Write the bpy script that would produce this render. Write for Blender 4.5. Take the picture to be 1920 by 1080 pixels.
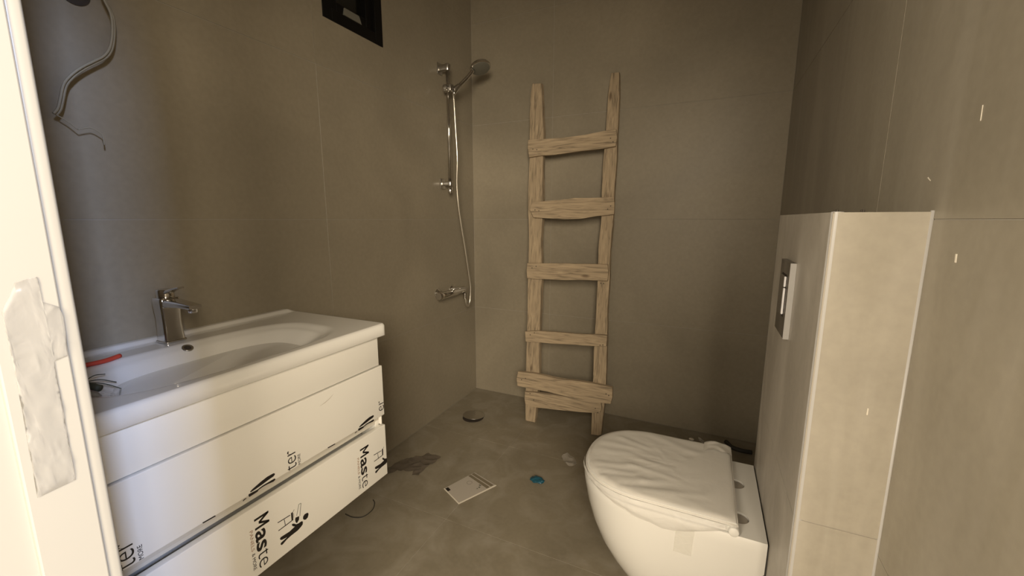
import bpy, bmesh, math, random
from mathutils import Vector, Matrix, noise
random.seed(7)
for o in list(bpy.data.objects): bpy.data.objects.remove(o, do_unlink=True)
scene = bpy.context.scene
C = scene.collection

# ------------------------------------------------------------------ camera
cam = bpy.data.objects.new('camera', bpy.data.cameras.new('camera'))
C.objects.link(cam)
cam.location = (0, 0, 1.2)
cam.rotation_euler = (math.radians(90 - 9.44), 0, math.radians(25.17))
cam.data.sensor_width = 36; cam.data.lens = 773 / 1920 * 36
cam.data.clip_start = 0.02
scene.camera = cam

# ------------------------------------------------------------------ light
world = bpy.data.worlds.new('world'); scene.world = world; world.use_nodes = True
world.node_tree.nodes['Background'].inputs[0].default_value = (1.0, .80, .56, 1)
world.node_tree.nodes['Background'].inputs[1].default_value = 1.0
def area(name, loc, target, sx, sy, power, col):
    l = bpy.data.lights.new(name, 'AREA'); l.shape = 'RECTANGLE'; l.size = sx; l.size_y = sy
    l.energy = power; l.color = col
    o = bpy.data.objects.new(name, l); C.objects.link(o); o.location = loc
    o.rotation_euler = (Vector(target) - Vector(loc)).to_track_quat('-Z', 'Y').to_euler()
    return o
area('hall_warm_light', (-1.00, -1.15, 1.75), (0.0, .6, .8), .8, 1.0, 60, (1.0, .86, .655))
area('hall_warm_light', (0.75, -1.50, 1.85), (-.5, .9, .7), .9, 1.0, 125, (1.0, .86, .655))
area('hall_warm_light', (1.50, -.90, 1.95), (-1.0, .5, .6), .5, 0.9, 38, (1.0, .86, .655))  # added warm fill to brighten the vanity front, an invented source
area('hall_window', (2.3, -0.82, 2.50), (-1.2, .45, .9), 0.20, 0.40, 120, (.52, .62, .90))
scene.view_settings.view_transform = 'Standard'
scene.view_settings.look = 'None'
scene.view_settings.use_curve_mapping = False
scene.view_settings.gamma = 1.0
scene.view_settings.exposure = 0.0

# ------------------------------------------------------------------ materials
def new_mat(name):
    m = bpy.data.materials.new(name); m.use_nodes = True
    return m, m.node_tree.nodes, m.node_tree.links, m.node_tree.nodes['Principled BSDF']
def plain(name, col, rough=.5, metal=0, spec=.5, bump=0, bscale=200, coat=0, vary=0, trans=0, alpha=1):
    m, n, l, b = new_mat(name)
    b.inputs['Base Color'].default_value = (*col, 1)
    b.inputs['Roughness'].default_value = rough
    b.inputs['Metallic'].default_value = metal
    b.inputs['Specular IOR Level'].default_value = spec
    b.inputs['Coat Weight'].default_value = coat
    b.inputs['Transmission Weight'].default_value = trans
    b.inputs['Alpha'].default_value = alpha
    tc = n.new('ShaderNodeTexCoord')
    nz = n.new('ShaderNodeTexNoise'); nz.inputs['Scale'].default_value = bscale; nz.inputs['Detail'].default_value = 4
    l.new(tc.outputs['Object'], nz.inputs['Vector'])
    if bump:
        bp = n.new('ShaderNodeBump'); bp.inputs['Strength'].default_value = bump; bp.inputs['Distance'].default_value = .002
        l.new(nz.outputs['Fac'], bp.inputs['Height']); l.new(bp.outputs[0], b.inputs['Normal'])
    if vary:
        mx = n.new('ShaderNodeMixRGB'); mx.inputs[1].default_value = (*[c * (1 - vary) for c in col], 1)
        mx.inputs[2].default_value = (*[min(1, c * (1 + vary)) for c in col], 1)
        n2 = n.new('ShaderNodeTexNoise'); n2.inputs['Scale'].default_value = 6; n2.inputs['Detail'].default_value = 5
        l.new(tc.outputs['Object'], n2.inputs['Vector'])
        l.new(n2.outputs['Fac'], mx.inputs[0]); l.new(mx.outputs[0], b.inputs['Base Color'])
    return m
def concrete(name, col, rough, dust=0.0, vary=.13, dustcol=(.62, .58, .52), streak=(1, 1, .18)):
    """large-format cement-look porcelain: cloudy tone, fine grain, wiped dust"""
    m, n, l, b = new_mat(name)
    tc = n.new('ShaderNodeTexCoord')
    a = n.new('ShaderNodeTexNoise'); a.inputs['Scale'].default_value = 1.7; a.inputs['Detail'].default_value = 7; a.inputs['Distortion'].default_value = .6
    l.new(tc.outputs['Object'], a.inputs['Vector'])
    r = n.new('ShaderNodeValToRGB')
    r.color_ramp.elements[0].position = .3; r.color_ramp.elements[1].position = .7
    r.color_ramp.elements[0].color = (*[c * (1 - vary) for c in col], 1)
    r.color_ramp.elements[1].color = (*[c * (1 + vary) for c in col], 1)
    l.new(a.outputs['Fac'], r.inputs[0])
    f = n.new('ShaderNodeTexNoise'); f.inputs['Scale'].default_value = 60; f.inputs['Detail'].default_value = 5
    l.new(tc.outputs['Object'], f.inputs['Vector'])
    mg = n.new('ShaderNodeMixRGB'); mg.blend_type = 'OVERLAY'; mg.inputs[0].default_value = .12
    l.new(r.outputs[0], mg.inputs[1]); l.new(f.outputs['Fac'], mg.inputs[2])
    out = mg.outputs[0]
    if dust:
        mp = n.new('ShaderNodeMapping'); mp.inputs['Scale'].default_value = streak
        l.new(tc.outputs['Object'], mp.inputs[0])
        d = n.new('ShaderNodeTexNoise'); d.inputs['Scale'].default_value = 7; d.inputs['Detail'].default_value = 6; d.inputs['Distortion'].default_value = 1.2
        l.new(mp.outputs[0], d.inputs['Vector'])
        dr = n.new('ShaderNodeValToRGB'); dr.color_ramp.elements[0].position = .42; dr.color_ramp.elements[1].position = .75
        dr.color_ramp.elements[0].color = (0, 0, 0, 1); dr.color_ramp.elements[1].color = (dust, dust, dust, 1)
        l.new(d.outputs['Fac'], dr.inputs[0])
        md = n.new('ShaderNodeMixRGB'); md.inputs[2].default_value = (*dustcol, 1)
        l.new(dr.outputs[0], md.inputs[0]); l.new(out, md.inputs[1]); out = md.outputs[0]
    l.new(out, b.inputs['Base Color'])
    rr = n.new('ShaderNodeMapRange'); rr.inputs['To Min'].default_value = rough - .08; rr.inputs['To Max'].default_value = rough + .12
    l.new(a.outputs['Fac'], rr.inputs['Value']); l.new(rr.outputs[0], b.inputs['Roughness'])
    bp = n.new('ShaderNodeBump'); bp.inputs['Strength'].default_value = .08; bp.inputs['Distance'].default_value = .001
    l.new(f.outputs['Fac'], bp.inputs['Height']); l.new(bp.outputs[0], b.inputs['Normal'])
    return m
def wood(name, axis, col):
    m, n, l, b = new_mat(name)
    tc = n.new('ShaderNodeTexCoord'); mp = n.new('ShaderNodeMapping')
    mp.inputs['Scale'].default_value = (3, 20, 40) if axis == 'x' else (40, 20, 3)
    l.new(tc.outputs['Object'], mp.inputs[0])
    g = n.new('ShaderNodeTexNoise'); g.inputs['Scale'].default_value = 2.2; g.inputs['Detail'].default_value = 8; g.inputs['Distortion'].default_value = 1.1
    l.new(mp.outputs[0], g.inputs['Vector'])
    r = n.new('ShaderNodeValToRGB'); e = r.color_ramp.elements
    e[0].position = .28; e[0].color = (*[c * .45 for c in col], 1); e[1].position = .46; e[1].color = (*[c * .9 for c in col], 1)
    x = r.color_ramp.elements.new(.72); x.color = (*[c * 1.2 for c in col], 1)
    l.new(g.outputs['Fac'], r.inputs[0])
    k = n.new('ShaderNodeTexVoronoi'); k.inputs['Scale'].default_value = 9
    km = n.new('ShaderNodeMapping'); km.inputs['Scale'].default_value = (.5, 1, 1.3) if axis == 'x' else (1.3, 1, .5)
    l.new(tc.outputs['Object'], km.inputs[0]); l.new(km.outputs[0], k.inputs['Vector'])
    kr = n.new('ShaderNodeValToRGB'); kr.color_ramp.elements[0].position = .05; kr.color_ramp.elements[1].position = .14
    kr.color_ramp.elements[0].color = (.35, .3, .27, 1); kr.color_ramp.elements[1].color = (1, 1, 1, 1)
    l.new(k.outputs['Distance'], kr.inputs[0])
    mu = n.new('ShaderNodeMixRGB'); mu.blend_type = 'MULTIPLY'; mu.inputs[0].default_value = .8
    l.new(r.outputs[0], mu.inputs[1]); l.new(kr.outputs[0], mu.inputs[2]); l.new(mu.outputs[0], b.inputs['Base Color'])
    b.inputs['Roughness'].default_value = .85
    bp = n.new('ShaderNodeBump'); bp.inputs['Strength'].default_value = .5; bp.inputs['Distance'].default_value = .003
    l.new(g.outputs['Fac'], bp.inputs['Height']); l.new(bp.outputs[0], b.inputs['Normal'])
    return m
TILE = (.272, .237, .178)
M = dict(
 tile_left=concrete('tile_left', TILE, .38), tile_back=concrete('tile_back', TILE, .42),
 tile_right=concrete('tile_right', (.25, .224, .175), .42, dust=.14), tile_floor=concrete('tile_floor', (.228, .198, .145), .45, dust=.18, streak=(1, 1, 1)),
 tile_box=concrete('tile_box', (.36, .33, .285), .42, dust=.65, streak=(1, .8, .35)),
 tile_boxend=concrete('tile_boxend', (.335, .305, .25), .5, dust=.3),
 grout=plain('grout', (.38, .35, .30), .9, bump=.3),
 plaster=plain('plaster', (.62, .58, .52), .9, bump=.3, vary=.05),
 door_paint=plain('door_paint', (.345, .328, .285), .38, vary=.02),
 black_metal=plain('black_metal', (.005, .0045, .004), .5, spec=.15),
 dark_glass=plain('dark_glass', (.006, .006, .004), .15),
 gasket=plain('gasket', (.15, .145, .12), .6),
 lacquer=plain('lacquer', (.86, .84, .79), .35, vary=.015),
 film=plain('film', (.86, .84, .79), .3, coat=.2, vary=.02, bump=.08, bscale=30),
 carcass=plain('carcass', (.62, .59, .53), .5),
 ink=plain('ink', (.012, .009, .008), .4), brown_ink=plain('brown_ink', (.38, .24, .15), .5),
 ceramic=plain('ceramic', (.70, .69, .66), .10, coat=.6), ceramic_basin=plain('ceramic_basin', (.80, .785, .75), .14, coat=.5),
 hole=plain('hole', (.04, .03, .022), .8),
 chrome=plain('chrome', (.62, .60, .57), .10, metal=1), satin=plain('satin', (.50, .48, .45), .28, metal=1),
 plate=plain('plate', (.16, .145, .13), .25, metal=.6), white_plastic=plain('white_plastic', (.82, .82, .85), .3),
 hose=plain('hose', (.70, .66, .58), .28, metal=.9), rubber=plain('rubber', (.03, .028, .025), .7),
 cable=plain('cable', (.30, .27, .20), .6), red=plain('red', (.60, .07, .04), .5), green_wire=plain('green_wire', (.06, .065, .045), .6),
 trim=plain('trim', (.42, .41, .40), .35), paper=plain('paper', (.42, .38, .33), .8, vary=.03), grey_ink=plain('grey_ink', (.18, .15, .10), .8),
 blue=plain('blue', (.01, .085, .13), .5), socket=plain('socket', (.30, .27, .23), .4), nail=plain('nail', (.05, .04, .03), .7), scuff=plain('scuff', (.75, .70, .6), .8),
 wood_x=wood('wood_x', 'x', (.41, .32, .215)), wood_z=wood('wood_z', 'z', (.39, .305, .205)),
)
def sheet(name, col, opacity, rough=.35, bump=.4, bscale=18):
    m, n, l, b = new_mat(name)
    b.inputs['Base Color'].default_value = (*col, 1); b.inputs['Roughness'].default_value = rough
    tr = n.new('ShaderNodeBsdfTransparent'); mx = n.new('ShaderNodeMixShader'); mx.inputs[0].default_value = opacity
    l.new(tr.outputs[0], mx.inputs[1]); l.new(b.outputs[0], mx.inputs[2]); l.new(mx.outputs[0], n['Material Output'].inputs[0])
    tc = n.new('ShaderNodeTexCoord'); nz = n.new('ShaderNodeTexNoise'); nz.inputs['Scale'].default_value = bscale; nz.inputs['Detail'].default_value = 3; nz.inputs['Distortion'].default_value = 1.5
    bp = n.new('ShaderNodeBump'); bp.inputs['Strength'].default_value = bump; bp.inputs['Distance'].default_value = .006
    l.new(tc.outputs['Object'], nz.inputs['Vector']); l.new(nz.outputs['Fac'], bp.inputs['Height']); l.new(bp.outputs[0], b.inputs['Normal'])
    return m
M['cover'] = sheet('cover', (.66, .635, .59), .93, .45, .22, 9)
M['skirt'] = sheet('skirt', (.80, .78, .75), .50, .35, .6, 22)
M['tape'] = sheet('tape', (.80, .78, .72), .35, .25, .4, 40)
M['jamb_film'] = sheet('jamb_film', (.42, .405, .365), .32, .3, .25, 30)
M['dark_film'] = sheet('dark_film', (.13, .105, .085), .55, .3, .3, 20)
M['clear_scrap'] = sheet('clear_scrap', (.70, .66, .60), .35, .2, .6, 60)

# ------------------------------------------------------------------ helpers
def link(name, me, mat, parent=None, smooth=False):
    if mat is not None: me.materials.append(M[mat] if isinstance(mat, str) else mat)
    o = bpy.data.objects.new(name, me); C.objects.link(o)
    if parent is not None:
        o.parent = parent
        # parents are never rotated, so a plain translation undoes them
        p = Vector((0, 0, 0)); q = parent
        while q is not None: p += q.location; q = q.parent
        me.transform(Matrix.Translation(-p))
    if smooth:
        for f in me.polygons: f.use_smooth = True
    return o
def obj(name, bm, mat, parent=None, smooth=False, sharp=None):
    bmesh.ops.recalc_face_normals(bm, faces=bm.faces)
    me = bpy.data.meshes.new(name); bm.to_mesh(me); bm.free()
    if sharp:
        me.set_sharp_from_angle(angle=math.radians(sharp)); smooth = True
    return link(name, me, mat, parent, smooth)
def thing(name, label, cat, loc, group=None):
    o = bpy.data.objects.new(name, None); C.objects.link(o); o.location = loc; o.empty_display_size = .05
    o['label'] = label; o['category'] = cat
    if group: o['group'] = group
    return o
def tag(o, label, cat, group=None):
    # a thing that is one mesh: put its origin at its base
    vs = [v.co for v in o.data.vertices]
    c = Vector((sum(v.x for v in vs) / len(vs), sum(v.y for v in vs) / len(vs), min(v.z for v in vs)))
    o.data.transform(Matrix.Translation(-c)); o.location = c
    o['label'] = label; o['category'] = cat
    if group: o['group'] = group
    return o
def struct(o): o['kind'] = 'structure'; return o
def box(x0, x1, y0, y1, z0, z1, bev=0, seg=1, bm=None):
    b = bmesh.new()
    bmesh.ops.create_cube(b, size=1)
    for v in b.verts:
        v.co = Vector((x0 + (v.co.x + .5) * (x1 - x0), y0 + (v.co.y + .5) * (y1 - y0), z0 + (v.co.z + .5) * (z1 - z0)))
    if bev: bmesh.ops.bevel(b, geom=b.edges[:] + b.verts[:], offset=bev, segments=seg, profile=.5, affect='EDGES')
    if bm is None: return b
    t = bpy.data.meshes.new('t'); b.to_mesh(t); b.free(); bm.from_mesh(t); bpy.data.meshes.remove(t)
    return bm
def prism(pts, axis, a, b_, bev=0, seg=1):
    """closed outline extruded along axis from a to b_; pts are the other two coordinates in order"""
    bm = bmesh.new()
    def P(p, h):
        return {'x': (h, p[0], p[1]), 'y': (p[0], h, p[1]), 'z': (p[0], p[1], h)}[axis]
    v0 = [bm.verts.new(P(p, a)) for p in pts]; v1 = [bm.verts.new(P(p, b_)) for p in pts]
    n = len(pts)
    bm.faces.new(v0); bm.faces.new(v1[::-1])
    for i in range(n): bm.faces.new((v0[i], v1[i], v1[(i + 1) % n], v0[(i + 1) % n]))
    if bev:
        ed = [e for e in bm.edges if (e.verts[0] in v0) == (e.verts[1] in v0)]
        bmesh.ops.bevel(bm, geom=ed, offset=bev, segments=seg, profile=.5, affect='EDGES')
    return bm
def cyl(p0, p1, r0, r1=None, n=24, bev=0, bm=None, caps=True):
    b = bmesh.new(); p0, p1 = Vector(p0), Vector(p1); r1 = r0 if r1 is None else r1
    d = p1 - p0
    bmesh.ops.create_cone(b, cap_ends=caps, segments=n, radius1=r0, radius2=r1, depth=d.length)
    if bev: bmesh.ops.bevel(b, geom=[e for e in b.edges if len(e.link_faces) == 2 and any(len(f.verts) > 4 for f in e.link_faces)], offset=bev, segments=2, profile=.5, affect='EDGES')
    b.transform(Matrix.Translation((p0 + p1) / 2) @ d.to_track_quat('Z', 'Y').to_matrix().to_4x4())
    if bm is None: return b
    t = bpy.data.meshes.new('t'); b.to_mesh(t); b.free(); bm.from_mesh(t); bpy.data.meshes.remove(t)
    return bm
def spline(pts, sub=6):
    P = [Vector(p) for p in pts]; P = [2 * P[0] - P[1]] + P + [2 * P[-1] - P[-2]]; out = []
    for i in range(1, len(P) - 2):
        for k in range(sub):
            t = k / sub; a, b, c, d = P[i - 1], P[i], P[i + 1], P[i + 2]
            out.append(.5 * ((2 * b) + (c - a) * t + (2 * a - 5 * b + 4 * c - d) * t * t + (3 * b - a - 3 * c + d) * t ** 3))
    out.append(P[-2]); return out
def tube(pts, r, n=8, sub=6, bm=None):
    own = bm is None
    if own: bm = bmesh.new()
    pp = spline(pts, sub) if sub else [Vector(p) for p in pts]; rings = []
    up = Vector((.3, .2, 1)).normalized()
    for i, p in enumerate(pp):
        d = (pp[min(i + 1, len(pp) - 1)] - pp[max(i - 1, 0)]).normalized()
        u = d.cross(up); 
        if u.length < 1e-3: u = d.cross(Vector((1, 0, 0)))
        u.normalize(); w = d.cross(u); up = (u.cross(d)).normalized() if False else up
        rr = r(i / (len(pp) - 1)) if callable(r) else r
        rings.append([bm.verts.new(p + (u * math.cos(2 * math.pi * k / n) + w * math.sin(2 * math.pi * k / n)) * rr) for k in range(n)])
    for a, b in zip(rings, rings[1:]):
        for k in range(n): bm.faces.new((a[k], a[(k + 1) % n], b[(k + 1) % n], b[k]))
    bm.faces.new(rings[0]); bm.faces.new(rings[-1][::-1])
    return bm
def lathe(prof, centre, axis=(0, 0, 1), n=32):
    bm = bmesh.new(); rings = []
    q = Vector(axis).to_track_quat('Z', 'Y').to_matrix()
    for r, h in prof:
        rings.append([bm.verts.new(Vector(centre) + q @ Vector((r * math.cos(2 * math.pi * k / n), r * math.sin(2 * math.pi * k / n), h))) for k in range(n)])
    for a, b in zip(rings, rings[1:]):
        for k in range(n): bm.faces.new((a[k], a[(k + 1) % n], b[(k + 1) % n], b[k]))
    bm.faces.new(rings[0][::-1]); bm.faces.new(rings[-1])
    return bm
def joined(*bms):
    out = bmesh.new()
    for b in bms:
        t = bpy.data.meshes.new('t'); b.to_mesh(t); b.free(); out.from_mesh(t); bpy.data.meshes.remove(t)
    return out

# outlines measured once, in metres: ladder boards (x,z), drawer print (y,z), jamb film (y,z)
RAILS= [[(-0.995, 1.989),(-0.938, 1.984),(-0.93, 1.911),(-0.906, 1.696),(-0.898, 1.451),(-0.881, 1.235),(-0.884, 1.081),(-0.864, 0.864),(-0.862, 0.613),(-0.845, 0.299),(-0.854, -0.001),(-0.916, -0.007),(-0.931, 0.285),(-0.94, 0.605),(-0.952, 0.859),(-0.961, 1.111),(-0.98, 1.299),(-0.985, 1.548),(-1.0, 1.796),(-1.001, 1.919)], [(-0.532, 1.983),(-0.49, 1.982),(-0.481, 1.856),(-0.478, 1.687),(-0.473, 1.518),(-0.474, 1.319),(-0.47, 1.176),(-0.475, 1.031),(-0.468, 0.887),(-0.468, 0.712),(-0.458, 0.507),(-0.449, 0.242),(-0.458, 0.016),(-0.472, 0.007),(-0.514, 0.004),(-0.52, 0.23),(-0.529, 0.498),(-0.53, 0.706),(-0.533, 0.883),(-0.541, 1.059),(-0.534, 1.175),(-0.541, 1.32),(-0.545, 1.522),(-0.54, 1.665),(-0.541, 1.891)]]
RUNGS= [[(-0.993, 1.662),(-0.909, 1.659),(-0.764, 1.656),(-0.641, 1.663),(-0.553, 1.673),(-0.482, 1.678),(-0.473, 1.632),(-0.479, 1.588),(-0.553, 1.579),(-0.666, 1.576),(-0.821, 1.565),(-0.9, 1.567),(-0.98, 1.56),(-0.993, 1.613)], [(-0.943, 1.3),(-0.877, 1.305),(-0.773, 1.309),(-0.686, 1.319),(-0.589, 1.317),(-0.469, 1.32),(-0.464, 1.275),(-0.463, 1.227),(-0.553, 1.219),(-0.642, 1.204),(-0.734, 1.201),(-0.864, 1.208),(-0.931, 1.211),(-0.958, 1.257)], [(-0.955, 0.943),(-0.75, 0.952),(-0.595, 0.956),(-0.48, 0.958),(-0.474, 0.915),(-0.474, 0.869),(-0.589, 0.868),(-0.713, 0.86),(-0.842, 0.858),(-0.95, 0.855),(-0.956, 0.899)], [(-0.944, 0.54),(-0.856, 0.553),(-0.757, 0.558),(-0.6, 0.564),(-0.457, 0.575),(-0.458, 0.543),(-0.459, 0.513),(-0.596, 0.502),(-0.689, 0.496),(-0.819, 0.489),(-0.937, 0.48)], [(-0.974, 0.296),(-0.874, 0.302),(-0.79, 0.299),(-0.708, 0.291),(-0.614, 0.3),(-0.522, 0.303),(-0.41, 0.296),(-0.406, 0.244),(-0.413, 0.205),(-0.486, 0.2),(-0.546, 0.197),(-0.703, 0.205),(-0.784, 0.209),(-0.868, 0.207),(-0.973, 0.209),(-0.982, 0.252)], [(-0.922, 0.182),(-0.833, 0.191),(-0.67, 0.199),(-0.576, 0.198),(-0.468, 0.2),(-0.46, 0.172),(-0.467, 0.144),(-0.572, 0.129),(-0.665, 0.12),(-0.828, 0.104),(-0.913, 0.103),(-0.923, 0.14)]]
ICON= {'head': [(0.6971, 0.3846),(0.7009, 0.3819),(0.7014, 0.3764),(0.6981, 0.3694),(0.6919, 0.3674),(0.6862, 0.3705),(0.6835, 0.3765),(0.685, 0.3823),(0.69, 0.3856)], 'body': [(0.6792, 0.3715),(0.6824, 0.368),(0.6813, 0.3607),(0.6755, 0.3569),(0.6648, 0.3535),(0.6444, 0.3531),(0.631, 0.3511),(0.6186, 0.3463),(0.6151, 0.3475),(0.6134, 0.3515),(0.6158, 0.3545),(0.6342, 0.3571),(0.619, 0.3605),(0.6146, 0.3634),(0.6133, 0.3675),(0.6161, 0.3704),(0.6414, 0.3678),(0.6578, 0.3708),(0.6522, 0.3759),(0.6494, 0.3816),(0.6514, 0.3839),(0.6561, 0.3812),(0.6622, 0.3744),(0.6689, 0.3722),(0.6746, 0.3721)], 'saw_handle': [(0.6624, 0.3951),(0.673, 0.3916),(0.6717, 0.3827),(0.6671, 0.378),(0.6642, 0.3765),(0.6611, 0.382),(0.6603, 0.3899)], 'beam': [(0.6506, 0.4166),(0.6559, 0.4167),(0.6556, 0.4045),(0.6549, 0.3926),(0.6502, 0.3941),(0.6502, 0.4039)]}
STROKES= [[(0.6122, 0.4148),(0.648, 0.4118),(0.6471, 0.4141),(0.6115, 0.4171)], [(0.6121, 0.3915),(0.6334, 0.392),(0.6325, 0.3943),(0.6112, 0.3937)], [(0.6334, 0.392),(0.6522, 0.3927),(0.6512, 0.395),(0.6325, 0.3943)], [(0.6293, 0.4127),(0.631, 0.3933),(0.6326, 0.3924),(0.6309, 0.4119)], [(0.6564, 0.4162),(0.6608, 0.4204),(0.6603, 0.4211),(0.6559, 0.4169)], [(0.6578, 0.4115),(0.657, 0.3986),(0.6576, 0.3982),(0.6584, 0.4111)], [(0.6662, 0.3973),(0.6758, 0.4259),(0.675, 0.4267),(0.6654, 0.398)], [(0.6756, 0.4258),(0.6822, 0.4247),(0.6819, 0.4257),(0.6753, 0.4268)], [(0.6816, 0.4255),(0.6744, 0.3915),(0.6753, 0.3908),(0.6825, 0.4249)]]
LEGS= [[(0.6169, 0.5551),(0.6179, 0.5516),(0.6134, 0.5485),(0.5983, 0.5471),(0.5836, 0.5448),(0.5657, 0.5429),(0.5536, 0.5423),(0.5525, 0.5449),(0.5593, 0.548),(0.581, 0.554),(0.5975, 0.5572),(0.6142, 0.5567)], [(0.6169, 0.5404),(0.6175, 0.5367),(0.612, 0.5347),(0.5955, 0.5373),(0.5828, 0.5376),(0.5729, 0.5364),(0.57, 0.5335),(0.5495, 0.5325),(0.5476, 0.537),(0.5487, 0.5405),(0.5705, 0.5389),(0.5832, 0.5412),(0.6014, 0.5413),(0.6146, 0.5413)], [(0.5333, 0.5326),(0.5369, 0.5349),(0.5418, 0.5347),(0.5428, 0.5329),(0.5391, 0.5328),(0.5343, 0.531)]]
TBL= [[(0.7827, 0.5273),(0.8091, 0.5264),(0.8078, 0.5295),(0.7815, 0.5303)], [(0.807, 0.5293),(0.8088, 0.5171),(0.8117, 0.5161),(0.81, 0.5283)]]
PATCH= [(0.1161, 1.1276),(0.1258, 1.1501),(0.1327, 1.1522),(0.1388, 1.1532),(0.1388, 1.1416),(0.1391, 1.132),(0.1479, 1.1262),(0.1498, 1.1183),(0.1492, 1.0999),(0.1476, 1.0825),(0.1394, 1.0802),(0.1384, 1.0599),(0.1377, 1.0337),(0.1381, 1.0027),(0.1386, 0.9687),(0.1276, 0.9678),(0.1146, 0.9667),(0.1155, 0.9928),(0.1163, 1.0357),(0.1165, 1.0772),(0.1161, 1.1085)]

# ================================================================== ROOM SHELL
XL, XR, YB, YF, H = -1.43, .32, 2.44, .148, 2.6      # tile faces of left, right, back; inner face of front wall; ceiling
XB, BY0, BY1, BZ = .19, .877, 1.447, 1.212           # cistern boxing: face, near end, far end, height
G = .0009                                            # half a joint
TH = .0016
# window opening in the left wall
WY0, WY1, WZ0, WZ1 = 1.290, 1.625, 1.990, 2.40

floor = struct(obj('floor', box(-2.2, 2.6, -2.6, 2.6, -.12, -TH), 'grout'))
def ftile(x0, x1, y0, y1):
    return obj('tile', box(x0 + G, x1 - G, y0 + G, y1 - G, -TH, 0, .0004), 'tile_floor', floor)
xs = [XL, XR - 1.2, XR]; ys = [YF - .148, .04, .64, 1.24, 1.84, YB]
for i in range(2):
    for j in range(1, 5): ftile(xs[i], xs[i + 1], ys[j], ys[j + 1])
ceiling = struct(obj('ceiling', box(-1.6, .5, YF, 2.6, H, H + .1), 'plaster'))

# left wall: carcass with the window hole, then 120 x 60 tiles
bm = box(XL - .12, XL - TH, YF, WY0, 0, H)
for a in ((WY1, YB + .1, 0, H), (WY0, WY1, 0, WZ0), (WY0, WY1, WZ1, H)): box(XL - .12, XL - TH, *a, bm=bm)
wall_left = struct(obj('wall_left', bm, 'grout'))
YJ = YB - 1.2
for (y0, y1) in ((YF, YJ), (YJ, YB)):
    for k in range(5):
        z0, z1 = .6 * k, min(.6 * k + .6, H)
        if k == 3 and y0 == YJ:
            pts = [(y0 + G, z0 + G), (y1 - G, z0 + G), (y1 - G, z1 - G), (WY1, z1 - G), (WY1, WZ0), (WY0, WZ0), (WY0, z1 - G), (y0 + G, z1 - G)]
            obj('tile', prism(pts, 'x', XL - TH, XL), 'tile_left', wall_left)
        else:
            obj('tile', box(XL - TH, XL, y0 + G, y1 - G, z0 + G, z1 - G, .0004), 'tile_left', wall_left)
# back wall
wall_back = struct(obj('wall_back', box(XL - .12, XR + .12, YB + TH, YB + .1, 0, H), 'grout'))
for (x0, x1) in ((XL, XR - 1.2), (XR - 1.2, XR)):
    for k in range(5):
        z0, z1 = .6 * k, min(.6 * k + .6, H)
        obj('tile', box(x0 + G, x1 - G, YB, YB + TH, z0 + G, z1 - G, .0004), 'tile_back', wall_back)
# right wall
wall_right = struct(obj('wall_right', box(XR + TH, XR + .12, YF, YB + TH, 0, H), 'grout'))
for (y0, y1) in ((YF, 1.127), (1.127, YB)):
    for k in range(5):
        z0, z1 = .6 * k, min(.6 * k + .6, H)
        obj('tile', box(XR, XR + TH, y0 + G, y1 - G, z0 + G, z1 - G, .0004), 'tile_right', wall_right)
# cistern boxing
wall_boxing = struct(obj('wall_boxing', box(XB + TH, XR, BY0 + TH, BY1 - TH, 0, BZ - TH), 'grout'))
obj('tile', box(XB, XB + TH, BY0 + .008, BY1, 0, .63 - G, .0004), 'tile_box', wall_boxing)
obj('tile', box(XB, XB + TH, BY0 + .008, BY1, .63 + G, BZ, .0004), 'tile_box', wall_boxing)
obj('tile', box(XB + .008, XR - .001, BY0, BY0 + TH, 0, .63 - G, .0004), 'tile_boxend', wall_boxing)
obj('tile', box(XB + .008, XR - .001, BY0, BY0 + TH, .63 + G, BZ, .0004), 'tile_boxend', wall_boxing)
obj('tile', box(XB + TH, XR - .001, BY1 - TH, BY1, 0, BZ, .0004), 'tile_box', wall_boxing)
obj('ledge', box(XB + TH, XR - .001, BY0 + TH, BY1 - TH, BZ - TH, BZ, .0004), 'tile_right', wall_boxing)
obj('corner_trim', lathe([(.009, 0), (.009, BZ + .001)], (XB + .009, BY0 + .009, 0), n=20), 'trim', wall_boxing, sharp=50)
# bead of grout where boxing meets the wall
obj('sealant', cyl((XR - .001, BY0 + .0015, .001), (XR - .001, BY0 + .0015, BZ + .002), .0032, n=8), 'trim', wall_boxing, smooth=True)

# front wall with the doorway, frame
DX0, DX1, DZ = -.500, .30, 2.06
bm = box(XL - .12, DX0 - .012, .0, YF, 0, H)
for a in ((DX1 + .012, XR + .12, .0, YF, 0, H), (DX0 - .012, DX1 + .012, .0, YF, DZ + .012, H)): box(*a, bm=bm)
wall_front = struct(obj('wall_front', bm, 'plaster'))
door_1 = struct(obj('door_1', box(DX0 - .012, DX0 - .006, -.05, .109, 0, DZ), 'door_paint'))           # rebate the leaf closes against
obj('jamb', box(DX0 - .012, DX0, .109, .1495, 0, DZ, .0012, 2), 'door_paint', door_1)
obj('architrave', box(DX0 - .075, DX0 - .002, YF, .1600, 0, DZ + .07, .003, 3), 'door_paint', door_1, sharp=40)
obj('jamb', box(DX1, DX1 + .012, -.05, .1495, 0, DZ, .0012, 2), 'door_paint', door_1)
obj('head_jamb', box(DX0, DX1, -.05, .1495, DZ, DZ + .012, .0012, 2), 'door_paint', door_1)
obj('architrave', box(DX0 - .002, DX1 - .0, YF, .1600, DZ + .002, DZ + .07, .003, 3), 'door_paint', door_1)
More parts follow.
